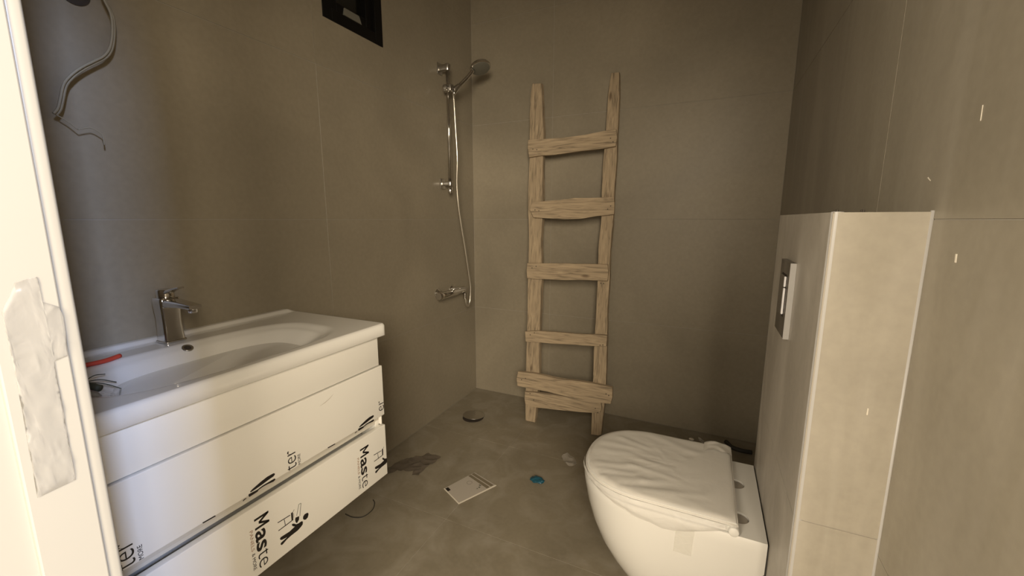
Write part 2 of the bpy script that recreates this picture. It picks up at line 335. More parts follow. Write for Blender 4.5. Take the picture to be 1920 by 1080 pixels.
# wrinkled film stuck over the strike plate
def film_patch(pts, x, mat, amp, ax='x', inset=.0008, step=.004, seed=0):
    """thin wrinkled film filling an outline in the (y,z) plane at x"""
    bm = bmesh.new()
    vs = [bm.verts.new((x, p[0], p[1])) for p in pts]
    f = bm.faces.new(vs)
    bmesh.ops.triangulate(bm, faces=[f])
    for _ in range(4):
        bmesh.ops.subdivide_edges(bm, edges=[e for e in bm.edges if e.calc_length() > step], cuts=1, use_grid_fill=False)
        bmesh.ops.triangulate(bm, faces=bm.faces[:])
    bd = {v for e in bm.edges if len(e.link_faces) == 1 for v in e.verts}
    for v in bm.verts:
        p = Vector((v.co.y * 60 + seed, v.co.z * 22, seed))
        k = abs(noise.noise(p)) + .5 * abs(noise.noise(p * 2.3))
        v.co.x += inset + (0 if v in bd else amp * (1 - min(1, k * 1.6)) ** 2)
    r = bmesh.ops.solidify(bm, geom=bm.faces[:], thickness=.0003)
    return bm
PATCH_OBJ = obj('protective_film', film_patch(PATCH, DX0, 'jamb_film', .0011), 'jamb_film', door_1, smooth=True)

# window: black frame, opening sash, dark pane
window_1 = struct(obj('window_1', joined(
    box(XL - .10, XL + .004, WY0, WY0 + .045, WZ0, WZ1, .001), box(XL - .10, XL + .004, WY1 - .045, WY1, WZ0, WZ1, .001),
    box(XL - .10, XL + .004, WY0 + .045, WY1 - .045, WZ0, WZ0 + .045, .001), box(XL - .10, XL + .004, WY0 + .045, WY1 - .045, WZ1 - .045, WZ1, .001)), 'black_metal'))
SY0, SY1, SZ0, SZ1 = WY0 + .045, WY1 - .045, WZ0 + .045, WZ1 - .045
obj('sash', joined(
    box(XL - .07, XL - .012, SY0, SY0 + .04, SZ0 + .004, SZ1, .001), box(XL - .07, XL - .012, SY1 - .04, SY1, SZ0 + .004, SZ1, .001),
    box(XL - .07, XL - .012, SY0 + .04, SY1 - .04, SZ0 + .004, SZ0 + .044, .001), box(XL - .07, XL - .012, SY0 + .04, SY1 - .04, SZ1 - .04, SZ1, .001)), 'black_metal', window_1)
obj('pane', box(XL - .048, XL - .040, SY0 + .035, SY1 - .035, SZ0 + .04, SZ1 - .035), 'dark_glass', window_1)
obj('gasket', box(XL - .012, XL - .003, SY0 + .01, SY1 - .01, SZ0, SZ0 + .003), 'gasket', window_1)
obj('catch', prism([(1.405, SZ0 + .006), (1.505, SZ0 + .006), (1.492, SZ0 + .036), (1.412, SZ0 + .036)], 'x', XL - .012, XL - .004, .001), 'gasket', window_1)

# ================================================================== VANITY
VY0, VY1 = .235, 1.014
FX = -.966        # front face of the drawers
van = thing('vanity_cabinet', 'white wall hung vanity cabinet, two drawers still in printed protective film', 'cabinet', (-1.2, .62, .31))
obj('body', joined(box(XL + .001, -.988, VY0, VY0 + .018, .316, .812, .001), box(XL + .001, -.988, VY1 - .018, VY1, .316, .812, .001),
    box(XL + .001, -.988, VY0 + .018, VY1 - .018, .316, .334, .001), box(XL + .001, XL + .012, VY0 + .018, VY1 - .018, .334, .812, .001)), 'lacquer', van)
obj('front_rail', box(-.988, -.971, VY0, VY1 - .003, .7165, .8135, .0012, 2), 'lacquer', van, sharp=40)
for z0, z1 in ((.536, .7130), (.312, .4990)):
    d = obj('drawer', joined(box(FX - .0185, FX, VY0 - .002, VY1 + .006, z0, z1, .002, 3), box(-1.40, FX - .0185, VY0 + .03, VY1 - .03, z0 + .02, z1 - .035, .001)), 'film', van, sharp=40)
    if z0 > .5: drawer_top = d
    else: drawer_low = d
obj('grip_channel', prism([(-.9700, .545), (-.9700, .5365), (-.9780, .5330), (-.9850, .5250), (-.9885, .5130), (-.9890, .5050), (-.9960, .5050), (-.9960, .545)], 'y', VY0 + .0185, VY1 - .0005), 'carcass', van)
obj('channel_cap', box(-.9845, -.972, VY1 - .0065, VY1 - .001, .503, .534, .002, 2), 'lacquer', van, sharp=40)

def text(body, y, z, size, parent, mat, down=True, offset=0.0, spacing=1.0, name='lettering', fit=None):
    cu = bpy.data.curves.new('t', 'FONT'); cu.body = body; cu.size = size; cu.offset = offset; cu.space_character = spacing
    cu.extrude = .0001; cu.resolution_u = 6
    to = bpy.data.objects.new('t', cu); C.objects.link(to)
    dg = bpy.context.evaluated_depsgraph_get(); me = bpy.data.meshes.new_from_object(to.evaluated_get(dg)); me.name = name
    bpy.data.objects.remove(to); bpy.data.curves.remove(cu)
    m = Matrix(((0, 0, 1, FX + .0003), (0, 1, 0, y), (-1, 0, 0, z), (0, 0, 0, 1))) if down else Matrix(((0, 0, 1, FX + .0003), (0, -1, 0, y), (1, 0, 0, z), (0, 0, 0, 1)))
    x0 = min(v.co.x for v in me.vertices); w_ = max(v.co.x for v in me.vertices) - x0
    k = fit / w_ if fit else 1
    me.transform(m @ Matrix.Diagonal((k, 1, 1, 1)) @ Matrix.Translation((-x0, 0, 0)))
    return link(name, me, mat, parent)
def flat(polys, parent, mat, name, dy=0, dz=0, ymax=9, zmin=-9, zmax=9):
    bms = []
    for p in polys:
        bms.append(prism([(min(a + dy, ymax), max(b + dz, zmin)) for a, b in p], 'x', FX + .0001, FX + .0005))
    return obj(name, joined(*bms), mat, parent)
# lower drawer: the print reads downwards
for dy in (0, .3475):
    bars = []
    for (u0, v0, u1, v1) in ((.003, 0, .003, .037), (.0035, .0345, .0155, .011), (.0155, .011, .0275, .0345), (.028, 0, .028, .037)):
        d = Vector((u1 - u0, v1 - v0)); nn = Vector((-d.y, d.x)).normalized() * .0028
        bars.append([(.5540 + dy + v, .4668 - u) for u, v in ((u0 + nn.x, v0 + nn.y), (u1 + nn.x, v1 + nn.y), (u1 - nn.x, v1 - nn.y), (u0 - nn.x, v0 - nn.y))])
    flat(bars, drawer_low, 'ink', 'lettering')
    text('as', .5540 + dy, .4300, .0520, drawer_low, 'ink', offset=.0010, fit=.0560)
    text('te', .5545 + dy, .3710, .0520, drawer_low, 'ink', offset=-.0006, fit=.0430)
    text('PANELS', .5400 + dy, .4430, .0115, drawer_low, 'brown_ink', name='small_lettering', fit=.0560)
    text('& MORE', .5400 + dy, .3800, .0115, drawer_low, 'ink', name='small_lettering', fit=.0460)
YM = VY1 + .005
flat(list(ICON.values()) + STROKES, drawer_low, 'ink', 'figure_print')
flat([ICON['body'], ICON['beam']] + STROKES[:5], drawer_low, 'ink', 'figure_print', dy=.3475, ymax=YM)
# upper drawer: the same print the other way up, its first letters wrapped under the edge
for dy in (0, -.3525):
    text('ter', .6800 + dy, .5372, .0540, drawer_top, 'ink', down=False, offset=-.0006, fit=.0560)
    text('MORE', .6925 + dy, .5385, .0115, drawer_top, 'ink', down=False, name='small_lettering', fit=.0310)
text('er', 1.0180, .5560, .0520, drawer_top, 'ink', down=False, offset=-.0006, fit=.0370)
flat(LEGS, drawer_top, 'ink', 'figure_print')
flat(LEGS, drawer_top, 'ink', 'figure_print', dy=.352)
flat(TBL[:1], drawer_top, 'ink', 'table_print', dz=.0085)
flat(TBL[:1], drawer_top, 'ink', 'table_print', dy=-.336, dz=.0085)
# little crescent blister in the film
flat([[(.765, .6745), (.785, .6765), (.803, .683), (.816, .6925), (.802, .6855), (.784, .6790)]], drawer_top, 'carcass', 'film_crease')

# ------------------------------------------------------------------ basin
BX0, BX1, BY_0, BY_1, BT, BB = XL + .001, -.957, .205, 1.043, .857, .8145
basin = thing('washbasin', 'long white ceramic washbasin with wide shallow bowl lying on the vanity cabinet', 'basin', (-1.2, .62, BB))
CY = (BY_0 + BY_1) / 2
def bowl_z(x, y):
    # gentle end slopes, steeper rear, near-straight front lip
    hx0, hx1 = -1.312, -.985
    cx, hx = (hx0 + hx1) / 2, (hx1 - hx0) / 2
    hy = .305
    u = abs(x - cx) / hx; v = abs(y - CY) / hy
    r = (u ** 3.2 + v ** 3.2) ** (1 / 3.2)
    if r >= 1: d = 0
    else:
        t = min(1, (1 - r) / .62); t = t * t * (3 - 2 * t)
        d = t * .088
        tx = min(1, (1 - r) / .16); d = max(d, (tx * tx * (3 - 2 * tx)) * .012)
    z = BT - d
    # raised lip along the wall
    w = (x - BX0)
    if w < .034: 
        k = 1 if w < .018 else 1 - (w - .018) / .016
        k = k * k * (3 - 2 * k)
        e = min(1, max(0, (BY_1 - .006 - y) / .02)); e *= min(1, max(0, (y - BY_0 - .006) / .02))
        z += .010 * k * e
    return z
NX, NY = 84, 150
bm = bmesh.new(); grid = []
def lin(a, b, n, k): return a + (b - a) * k / n
R = .007
for i in range(NX + 1):
    row = []
    for j in range(NY + 1):
        x, y = lin(BX0, BX1, NX, i), lin(BY_0, BY_1, NY, j)
        # rounded outer corners in plan
        rc = .018
        dx, dy = max(0, x - (BX1 - rc)), max(0, abs(y - CY) - ((BY_1 - BY_0) / 2 - rc))
        if dx > 0 and dy > 0:
            h = math.hypot(dx, dy); m_ = max(dx, dy)
            if h > 0:
                s = m_ / h; x = BX1 - rc + dx * s; y = CY + math.copysign((BY_1 - BY_0) / 2 - rc + dy * s, y - CY)
        z = bowl_z(x, y)
        e = min(lin(0, BX1 - BX0, NX, NX - i), lin(0, BY_1 - BY_0, NY, min(j, NY - j)))
        if e < R: z -= R - math.sqrt(max(0, R * R - (R - e) ** 2))
        row.append(bm.verts.new((x, y, z)))
    grid.append(row)
for i in range(NX):
    for j in range(NY): bm.faces.new((grid[i][j], grid[i + 1][j], grid[i + 1][j + 1], grid[i][j + 1]))
rim = [grid[i][0] for i in range(NX + 1)] + [grid[NX][j] for j in range(1, NY + 1)] + [grid[i][NY] for i in range(NX - 1, -1, -1)] + [grid[0][j] for j in range(NY - 1, 0, -1)]
prev = rim
for z, ins in ((BB + .004, 0), (BB, .004)):
    cur = []
    for v in rim:
        x, y = v.co.x, v.co.y
        x = min(x, BX1 - ins); y = min(max(y, BY_0 + ins), BY_1 - ins)
        cur.append(bm.verts.new((x, y, z)))
    for k in range(len(rim)): 
        bm.faces.new((prev[k], prev[(k + 1) % len(rim)], cur[(k + 1) % len(rim)], cur[k]))
    prev = cur
# underside as a shell below the bowl
und = {}
for i in range(0, NX + 1):
    for j in range(0, NY + 1): pass
bm.faces.new(prev)
o = obj('bowl', bm, 'ceramic_basin', basin, sharp=55)
# the flat underside would cut the bowl, so the bowl's own shell hangs inside the cabinet opening
me = o.data
nrm = Vector((.62, 0, .78))
def bowl_pt(x, y): return Vector((x, y, bowl_z(x, y)))
ov = bowl_pt(-1.290, .617)
n_ = (bowl_pt(-1.288, .617) - bowl_pt(-1.292, .617)).normalized(); n_ = Vector((-n_.z, 0, n_.x))
if n_.z < 0: n_ = -n_
obj('overflow_ring', lathe([(.0085, .0002), (.0135, .0002), (.0135, .0022), (.0105, .0026), (.0085, .0014)], ov, n_, 28), 'satin', basin, smooth=True)
obj('overflow_hole', lathe([(.0092, 0), (.0092, .0016)], ov, n_, 24), 'hole', basin)
dc = bowl_pt(-1.145, .617)
obj('waste', lathe([(.030, .0005), (.032, .003), (.026, .005), (.010, .006)], dc, (0, 0, 1), 32), 'chrome', basin, smooth=True)

# ------------------------------------------------------------------ faucet
FXc, FYc = -1.368, .618
fau = thing('basin_mixer', 'square bodied chrome mixer tap standing on the basin rear deck', 'tap', (FXc, FYc, BT + .001))
def rsq(cx, cy, hx, hy, r, n=5):
    out = []
    for (sx, sy, a0) in ((1, 1, 0), (-1, 1, 90), (-1, -1, 180), (1, -1, 270)):
        for k in range(n + 1):
            a = math.radians(a0 + 90 * k / n); out.append((cx + sx * (hx - r) + r * math.cos(a), cy + sy * (hy - r) + r * math.sin(a)))
    return out
def loftz(secs, bmo=None):
    bm = bmesh.new(); rings = [[bm.verts.new((p[0], p[1], z)) for p in pts] for pts, z in secs]
    for a, b in zip(rings, rings[1:]):
        n = len(a)
        for k in range(n): bm.faces.new((a[k], a[(k + 1) % n], b[(k + 1) % n], b[k]))
    bm.faces.new(rings[0][::-1]); bm.faces.new(rings[-1]); return bm
z0 = BT + .0012
obj('base_ring', loftz([(rsq(FXc, FYc, .0285, .0285, .010), z0), (rsq(FXc, FYc, .0285, .0285, .010), z0 + .003), (rsq(FXc, FYc, .026, .026, .009), z0 + .005)]), 'chrome', fau, sharp=40)
secs = [(rsq(FXc, FYc, .0250, .0255, .008), z0 + .005)]
for k in range(1, 9):
    t = k / 8; s = .0250 - .0020 * math.sin(t * math.pi)
    secs.append((rsq(FXc + .000 * t, FYc, s, s + .0005, .008), z0 + .005 + .105 * t))
secs += [(rsq(FXc, FYc, .0245, .025, .008), z0 + .122), (rsq(FXc, FYc, .0225, .023, .008), z0 + .126)]
obj('body', loftz(secs), 'chrome', fau, sharp=45)
# spout: flat tapering arm
def loftx(secs):
    bm = bmesh.new(); rings = []
    for x, yc, zc, hy, hz in secs:
        rings.append([bm.verts.new((x, p[0], p[1])) for p in rsq(yc, zc, hy, hz, min(hy, hz) * .7, 4)])
    for a, b in zip(rings, rings[1:]):
        n = len(a)
        for k in range(n): bm.faces.new((a[k], a[(k + 1) % n], b[(k + 1) % n], b[k]))
    bm.faces.new(rings[0][::-1]); bm.faces.new(rings[-1]); return bm
obj('spout', loftx([(FXc + .015, FYc, z0 + .110, .022, .013), (FXc + .04, FYc, z0 + .112, .021, .0105), (FXc + .08, FYc, z0 + .112, .0185, .0085), (FXc + .12, FYc, z0 + .111, .017, .0065), (FXc + .140, FYc, z0 + .110, .015, .005)]), 'chrome', fau, sharp=45)
obj('aerator', lathe([(.010, 0), (.0115, .002), (.0115, .012)], (FXc + .126, FYc, z0 + .094), (0, 0, 1), 24), 'chrome', fau, sharp=40)
obj('cartridge_cap', lathe([(.020, 0), (.0205, .002), (.0205, .022), (.019, .024)], (FXc - .001, FYc, z0 + .125), (0, 0, 1), 28), 'chrome', fau, sharp=40)
lev = obj('lever', loftx([(FXc + .012, FYc, z0 + .141, .012, .006), (FXc + .030, FYc, z0 + .146, .010, .0045), (FXc + .058, FYc, z0 + .154, .009, .003), (FXc + .082, FYc, z0 + .159, .0075, .002)]), 'chrome', fau, sharp=45)

# things left in the basin
def on_bowl(x, y, h=0): return (x, y, bowl_z(x, y) + h)
strap = tube([on_bowl(-1.338, .335, .006), on_bowl(-1.315, .365, .006), on_bowl(-1.300, .405, .006), on_bowl(-1.298, .445, .006), on_bowl(-1.312, .480, .006)], .0055, n=8)
tag(obj('strap', strap, 'red', smooth=True), 'red plastic strap lying along the basin rear edge by the door frame', 'strap')
w = thing('cable_offcut', 'dark stub of cable with frayed wires lying inside the basin', 'cable', on_bowl(-1.16, .36))
obj('sheath', tube([on_bowl(-1.215, .338, .010), on_bowl(-1.185, .362, .009), on_bowl(-1.150, .380, .009)], .0075, n=10), 'green_wire', w, smooth=True)
for (dx, dy, dz) in ((-.040, .050, .014), (-.025, .062, .008), (-.002, .070, .003)):
    a = Vector(on_bowl(-1.200, .372, .010)); b = Vector(on_bowl(-1.200 + dx, .372 + dy, .004 + dz)); m_ = (a + b) / 2 + Vector((0, 0, .006))
    obj('wire', tube([a, m_, b], .0011, n=5), 'green_wire', w, smooth=True)

# ================================================================== SHOWER
RY, RX = 2.080, XL + .055
rail = thing('shower_rail', 'slim chrome shower slide rail fixed upright on the left wall near the corner', 'shower rail', (XL + .03, RY, 1.385))
obj('pole', cyl((RX, RY, 1.385), (RX, RY, 2.055), .0095, n=20), 'chrome', rail, smooth=True)
for z, h in ((2.035, .030), (1.405, .022)):
    obj('bracket', joined(box(XL + .0005, RX + .002, RY - .016, RY + .016, z - h / 2, z + h / 2, .004, 3), cyl((RX, RY, z - h / 2 - .002), (RX, RY, z + h / 2 + .002), .0165, n=24, bev=.002)), 'satin', rail, sharp=40)
    obj('wall_plate', box(XL + .0003, XL + .006, RY - .024, RY + .024, z - .030, z + .030, .003, 2), 'satin', rail, sharp=40)
obj('end_cap', lathe([(.0115, 0), (.0125, .004), (.0125, .030), (.010, .034)], (RX, RY, 1.352), (0, 0, 1), 20), 'chrome', rail, sharp=40)
sl = obj('slider', joined(box(RX - .022, RX + .030, RY - .020, RY + .022, 1.905, 1.945, .006, 3), cyl((RX, RY - .034, 1.925), (RX, RY + .030, 1.925), .015, n=20, bev=.003)), 'satin', rail, sharp=40)
obj('holder', cyl((RX + .030, RY + .010, 1.915), (RX + .052, RY + .040, 1.944), .016, .014, n=20, bev=.002), 'satin', sl, sharp=40)
# hand shower in the holder
hs = thing('hand_shower', 'round chrome hand shower tilted out from the slide rail holder', 'shower head', (RX + .05, RY + .03, 1.90))
hA, hB, hC = Vector((RX + .032, RY + .006, 1.892)), Vector((RX + .052, RY + .04, 1.944)), Vector((-1.268, 2.185, 2.040))
obj('handle', tube([hA, hB, (hB + hC) / 2 + Vector((0, 0, -.004)), hC], lambda t: .0095 + .002 * math.sin(t * 3) , n=14), 'chrome', hs, smooth=True)
hn = Vector((.36, -.17, -.92)).normalized(); hc = Vector((-1.245, 2.222, 2.060))
obj('head', lathe([(.020, -.022), (.040, -.016), (.058, -.008), (.0615, 0), (.060, .006), (.055, .008)], hc, hn, 40), 'chrome', hs, sharp=50)
obj('spray_face', lathe([(.053, .0075), (.053, .0095), (.050, .0105)], hc, hn, 40), 'gasket', hs, sharp=50)  # darker grey than the head, the underside's shade put into the colour
# hose
hose = obj('hose', tube([hA, (RX + .034, RY + .006, 1.86), (RX + .036, RY + .015, 1.70), (RX + .038, RY + .022, 1.55), (-1.352, 2.115, 1.40), (-1.352, 2.128, 1.28), (-1.350, 2.155, 1.15), (-1.348, 2.185, 1.03), (-1.347, 2.220, .88), (-1.348, 2.243, .775), (-1.350, 2.236, .685), (-1.352, 2.215, .655), (-1.353, 2.196, .675), (-1.355, 2.1895, .708)], .0062, n=10, sub=8), 'hose', smooth=True)
tag(hose, 'thin metal shower hose hanging from the hand shower down to the wall mixer', 'hose')
# mixer
MZ = .762
mx = thing('shower_mixer', 'small chrome bar shower mixer on the left wall low beside the corner', 'tap', (-1.40, 2.08, MZ))
obj('body', joined(cyl((-1.372, 1.955, MZ), (-1.372, 2.205, MZ), .021, n=24, bev=.003)), 'chrome', mx, sharp=40)
for y in (2.005, 2.160):
    obj('escutcheon', lathe([(.032, 0), (.032, .003), (.022, .014), (.016, .022), (.016, .05)], (XL + .0005, y, MZ), (1, 0, 0), 28), 'chrome', mx, sharp=40)
obj('lever', joined(loftx([(-1.372, 2.070, MZ + .022, .013, .012), (-1.345, 2.072, MZ + .030, .012, .006), (-1.300, 2.076, MZ + .034, .010, .004), (-1.272, 2.078, MZ + .036, .008, .003)])), 'chrome', mx, sharp=45)
obj('end_knob', lathe([(.022, 0), (.023, .003), (.023, .022), (.020, .026)], (-1.372, 1.957, MZ), (0, -1, 0), 24), 'chrome', mx, sharp=40)
obj('hose_outlet', lathe([(.011, 0), (.011, .022), (.0135, .024), (.0135, .036)], (-1.357, 2.190, MZ - .055), (0, 0, 1), 20), 'chrome', mx, sharp=40)

# ================================================================== LADDER
lad = thing('wooden_ladder', 'rough pale wooden ladder leaning against the back wall', 'ladder', (-.70, 2.17, 0))
SL = .13
def leaning(pts, o, depth, name, mat, bev=.003, seed=0, wob=.0016):
    """irregular board whose broad face lies in the ladder's leaning plane"""
    P = []
    n = len(pts)
    for i in range(n):
        a, b = Vector((*pts[i], 0)), Vector((*pts[(i + 1) % n], 0))
        k = max(1, int((b - a).length / .035))
        for j in range(k): P.append(a.lerp(b, j / k))
    Q = []
    for i, p in enumerate(P):
        w = noise.noise_vector(Vector((p.x * 14 + seed, p.y * 14, seed * 3.1))) * wob
        Q.append((p.x + w.x, max(0.001, p.y + w.y)))
    bm = prism(Q, 'y', 0, depth, bev, 2)
    for v in bm.verts: v.co.y += o + SL * v.co.z
    return obj(name, bm, mat, lad)
for i, r in enumerate(RAILS):
    r = [(x, max(.001, z)) for x, z in r]
    leaning(r, 2.140, .036, 'rail', 'wood_z', .003, i * 5 + 1)
dep = [.022, .022, .020, .018, .022, .020]
for i, r in enumerate(RUNGS):
    o_ = 2.140 - .0005 - dep[i]
    g = leaning(r, o_, dep[i], 'rung', 'wood_x', .0025, i * 7 + 30, .0013)
    zc = sum(p[1] for p in r) / len(r)
    x0, x1 = min(p[0] for p in r), max(p[0] for p in r)
    for xn in (x0 + .035, x0 + .06, x1 - .035, x1 - .02):
        zn = zc + random.uniform(-.018, .018) + (xn - (x0 + x1) / 2) * ((r[5][1] - r[0][1]) / (x1 - x0))
        y = o_ + SL * zn
        obj('nail', lathe([(.003, -.0008), (.003, .0015)], (xn, y, zn), (0, -1, 0), 8), 'nail', g)

# ================================================================== TOILET
TY = 1.247
wc = thing('toilet', 'white wall hung toilet fixed to the grey tiled boxing', 'toilet', (0, TY, .06))
def dee(xf, xw, hw, cy=TY, n=40, pw=2.3, sq=.45):
    """D-shaped plan: rounded tip at xf (towards -x), straight sides reaching xw"""
    pts = []
    L = (xw - xf) * sq if sq < 1 else (xw - xf); L = max(.02, min(xw - xf - .005, hw * 1.15 if L > hw * 1.15 else L))
    L = min(xw - xf - .01, max(L, .05))
    for k in range(n + 1):
        a = math.pi / 2 + math.pi * k / n          # +y side round the tip to -y side
        ca, sa = math.cos(a), math.sin(a)
        x = xf + L + L * math.copysign(abs(ca) ** (2 / pw), ca)
        y = hw * math.copysign(abs(sa) ** (2 / pw), sa)
        pts.append((x, cy + y))
    m_ = 8
    for k in range(1, m_ + 1): pts.append((xf + L + (xw - xf - L) * k / m_, cy - hw))
    for k in range(1, 8): pts.append((xw, cy - hw + 2 * hw * k / 8))
    for k in range(0, m_): pts.append((xw + (xf + L - xw) * k / m_, cy + hw))
    return pts
XW = XB - .004
prof = [(.075, -.085, .100), (.066, -.115, .118), (.085, -.145, .128), (.12, -.185, .138), (.17, -.225, .150), (.22, -.256, .162), (.28, -.281, .171), (.34, -.298, .177), (.39, -.307, .181), (.412, -.309, .182), (.420, -.306, .180)]
prof = prof[1:]
bm = loftz([(dee(xf, XW, hw), z) for z, xf, hw in prof])
body = obj('bowl', bm, 'ceramic', wc, sharp=60)
# hinge recesses cut with booleans
cut = bmesh.new()
for y in (TY + .052, TY - .105):
    cut = cyl((.128, y, .405), (.128, y, .44), .024, n=32, bm=cut)
co = obj('cutter', cut, None)
mo = body.modifiers.new('b', 'BOOLEAN'); mo.object = co; mo.operation = 'DIFFERENCE'; mo.solver = 'EXACT'
co.location = Vector((0, 0, 0)); 
bpy.context.view_layer.update()
dg = bpy.context.evaluated_depsgraph_get()
nm = bpy.data.meshes.new_from_object(body.evaluated_get(dg)); body.modifiers.clear(); nm.name = 'bowl'
body.data = nm
bpy.data.objects.remove(co)
nm.set_sharp_from_angle(angle=math.radians(35))
for y in (TY + .052, TY - .105):
    obj('hinge_socket', lathe([(.0225, 0), (.0225, .003), (.020, .004)], (.128, y, .4125), (0, 0, 1), 28), 'socket', wc, smooth=True)
obj('gap_seal', loftz([(dee(-.02, XB - .0005, .178), .10), (dee(-.02, XB - .0005, .178), .415)]) if False else box(XW - .002, XB - .0004, TY - .176, TY + .176, .075, .414), 'rubber', wc)
LY = TY + .012
obj('seat', loftz([(dee(-.304, .112, .186, LY), .4215), (dee(-.306, .113, .188, LY), .426), (dee(-.306, .113, .188, LY), .434), (dee(-.302, .112, .185, LY), .4365)]), 'ceramic', wc, sharp=50)
obj('lid', loftz([(dee(-.302, .116, .186, LY), .438), (dee(-.305, .118, .189, LY), .442), (dee(-.305, .118, .189, LY), .449), (dee(-.298, .114, .184, LY), .4525)]), 'ceramic', wc, sharp=50)
obj('hinge', joined(cyl((.112, LY - .196, .428), (.112, LY - .150, .428), .0125, n=20, bev=.003)), 'ceramic', wc, sharp=50)
obj('hinge', joined(cyl((.112, LY + .150, .428), (.112, LY + .196, .428), .0125, n=20, bev=.003)), 'ceramic', wc, sharp=50)

# wrinkled plastic bag pulled over the lid
cov = thing('lid_wrapping', 'wrinkled translucent plastic wrapping over the toilet lid', 'wrapping', (-.09, LY, .4535))
folds = [((-.27, 1.17), (-.16, 1.20), .010, .004), ((-.275, 1.14), (-.15, 1.165), .008, .004), ((-.25, 1.105), (-.12, 1.15), .009, .004), ((-.20, 1.10), (-.06, 1.17), .008, .0035),
         ((-.28, 1.25), (-.19, 1.27), .008, .003), ((-.27, 1.31), (-.17, 1.31), .009, .003), ((-.12, 1.42), (.02, 1.36), .014, .003), ((-.16, 1.09), (-.02, 1.13), .007, .0035),
         ((-.15, 1.25), (-.05, 1.24), .010, .002), ((-.08, 1.10), (.05, 1.15), .010, .003), ((.02, 1.10), (.09, 1.20), .010, .003), ((-.22, 1.36), (-.13, 1.33), .010, .003), ((-.17, 1.21), (-.03, 1.19), .007, .003)]
def fold_h(x, y):
    h = 0
    for (a, b, w_, amp) in folds:
        a, b = Vector((*a, 0)), Vector((*b, 0)); p = Vector((x, y, 0)); d = b - a
        t = max(0, min(1, (p - a).dot(d) / d.length_squared)); dist = (p - a - d * t).length
        h += amp * math.exp(-(dist / w_) ** 2) * (1 - .5 * t)
    q = Vector((x * 13, y * 19, 3)); h += .0011 * (1 - abs(noise.noise(q)) * 2.2) + .0007 * (1 - abs(noise.noise(q * 2.7)) * 2)
    return max(0, h)
bm = bmesh.new(); rings = []
outer = dee(-.3085, .1215, .1925, LY)
cxy = Vector((-.06, LY, 0)); NR = 26
for r in range(NR + 1):
    t = r / NR; ring = []
    for p in outer:
        x, y = cxy.x + (p[0] - cxy.x) * t, cxy.y + (p[1] - cxy.y) * t
        e = max(0, (t - .93) / .07)
        z = .4537 + fold_h(x, y) * (1 - e) - .010 * e * e
        ring.append(bm.verts.new((x, y, z)))
        if r == 0: break
    rings.append(ring)
n = len(outer)
for k in range(n): bm.faces.new((rings[0][0], rings[1][k], rings[1][(k + 1) % n]))
for a, b in zip(rings[1:], rings[2:]):
    for k in range(n): bm.faces.new((a[k], b[k], b[(k + 1) % n], a[(k + 1) % n]))
obj('sheet', bm, 'cover', cov, smooth=True)
# the free edge hanging down along the near side, deepest towards the hinge
bm = bmesh.new(); cols = []
side = [p for p in outer]
# walk: tip (k~20) to near-rear corner
idx = list(range(22, 48))
for c, k in enumerate(idx):
    p = outer[k]; t = c / (len(idx) - 1)
    drop = .010 + .052 * max(0, min(1, (t - .25) / .55)) ** 1.3 * (1 - max(0, (t - .80) / .20) ** 1.5 * .9)
    nx_, ny_ = (p[0] - cxy.x), (p[1] - cxy.y); L = math.hypot(nx_, ny_); nx_, ny_ = nx_ / L, ny_ / L
    if t > .5: nx_, ny_ = 0, -1
    col = []
    for j in range(9):
        s = j / 8
        bul = .004 + .010 * math.sin(s * math.pi) * t + .004 * noise.noise(Vector((c * .5, s * 3, 1)))
        col.append(bm.verts.new((p[0] + nx_ * bul, p[1] + ny_ * bul, .4445 - drop * s + .003 * noise.noise(Vector((c * .6, s * 2, 5))))))
    cols.append(col)
for a, b in zip(cols, cols[1:]):
    for j in range(8): bm.faces.new((a[j], b[j], b[j + 1], a[j + 1]))
obj('hem', bm, 'skirt', cov, smooth=True)
# bunched far corner of the bag
bm = bmesh.new(); g2 = []
for i in range(13):
    row = []
    for j in range(13):
        x = .040 + .080 * i / 12; y = LY + .130 + .075 * j / 12
        h = .4560 + .010 * math.sin(math.pi * i / 12) ** .6 * (1 if j < 9 else 1) + .003 * noise.noise(Vector((x * 60, y * 60, 0))) + fold_h(x, y)
        h -= .022 * max(0, (j - 9) / 3) ** 1.5
        row.append(bm.verts.new((x, y, h)))
    g2.append(row)
for i in range(12):
    for j in range(12): bm.faces.new((g2[i][j], g2[i + 1][j], g2[i + 1][j + 1], g2[i][j + 1]))
obj('bunched_corner', bm, 'cover', cov, smooth=True)
# strip of tape down the bowl's near side
bm = bmesh.new(); rows = []
ys = TY - .182
for i in range(6):
    row = []
    for j in range(12):
        x = -.020 + .044 * i / 5 - .004 * j / 11; z = .405 - .085 * j / 11
        # follow the side of the bowl
        hw = None
        for (za, xa, ha), (zb, xb, hb) in zip(prof, prof[1:]):
            if za <= z <= zb: hw = ha + (hb - ha) * (z - za) / (zb - za)
        row.append(bm.verts.new((x, TY - (hw or .18) - .0012 - .0008 * abs(noise.noise(Vector((i, j * .8, 2)))), z)))
    rows.append(row)
for i in range(5):
    for j in range(11): bm.faces.new((rows[i][j], rows[i + 1][j], rows[i + 1][j + 1], rows[i][j + 1]))
tp = obj('tape_strip', bm, 'tape', smooth=True)
tag(tp, 'strip of clear tape stuck on the near side of the toilet bowl', 'tape')

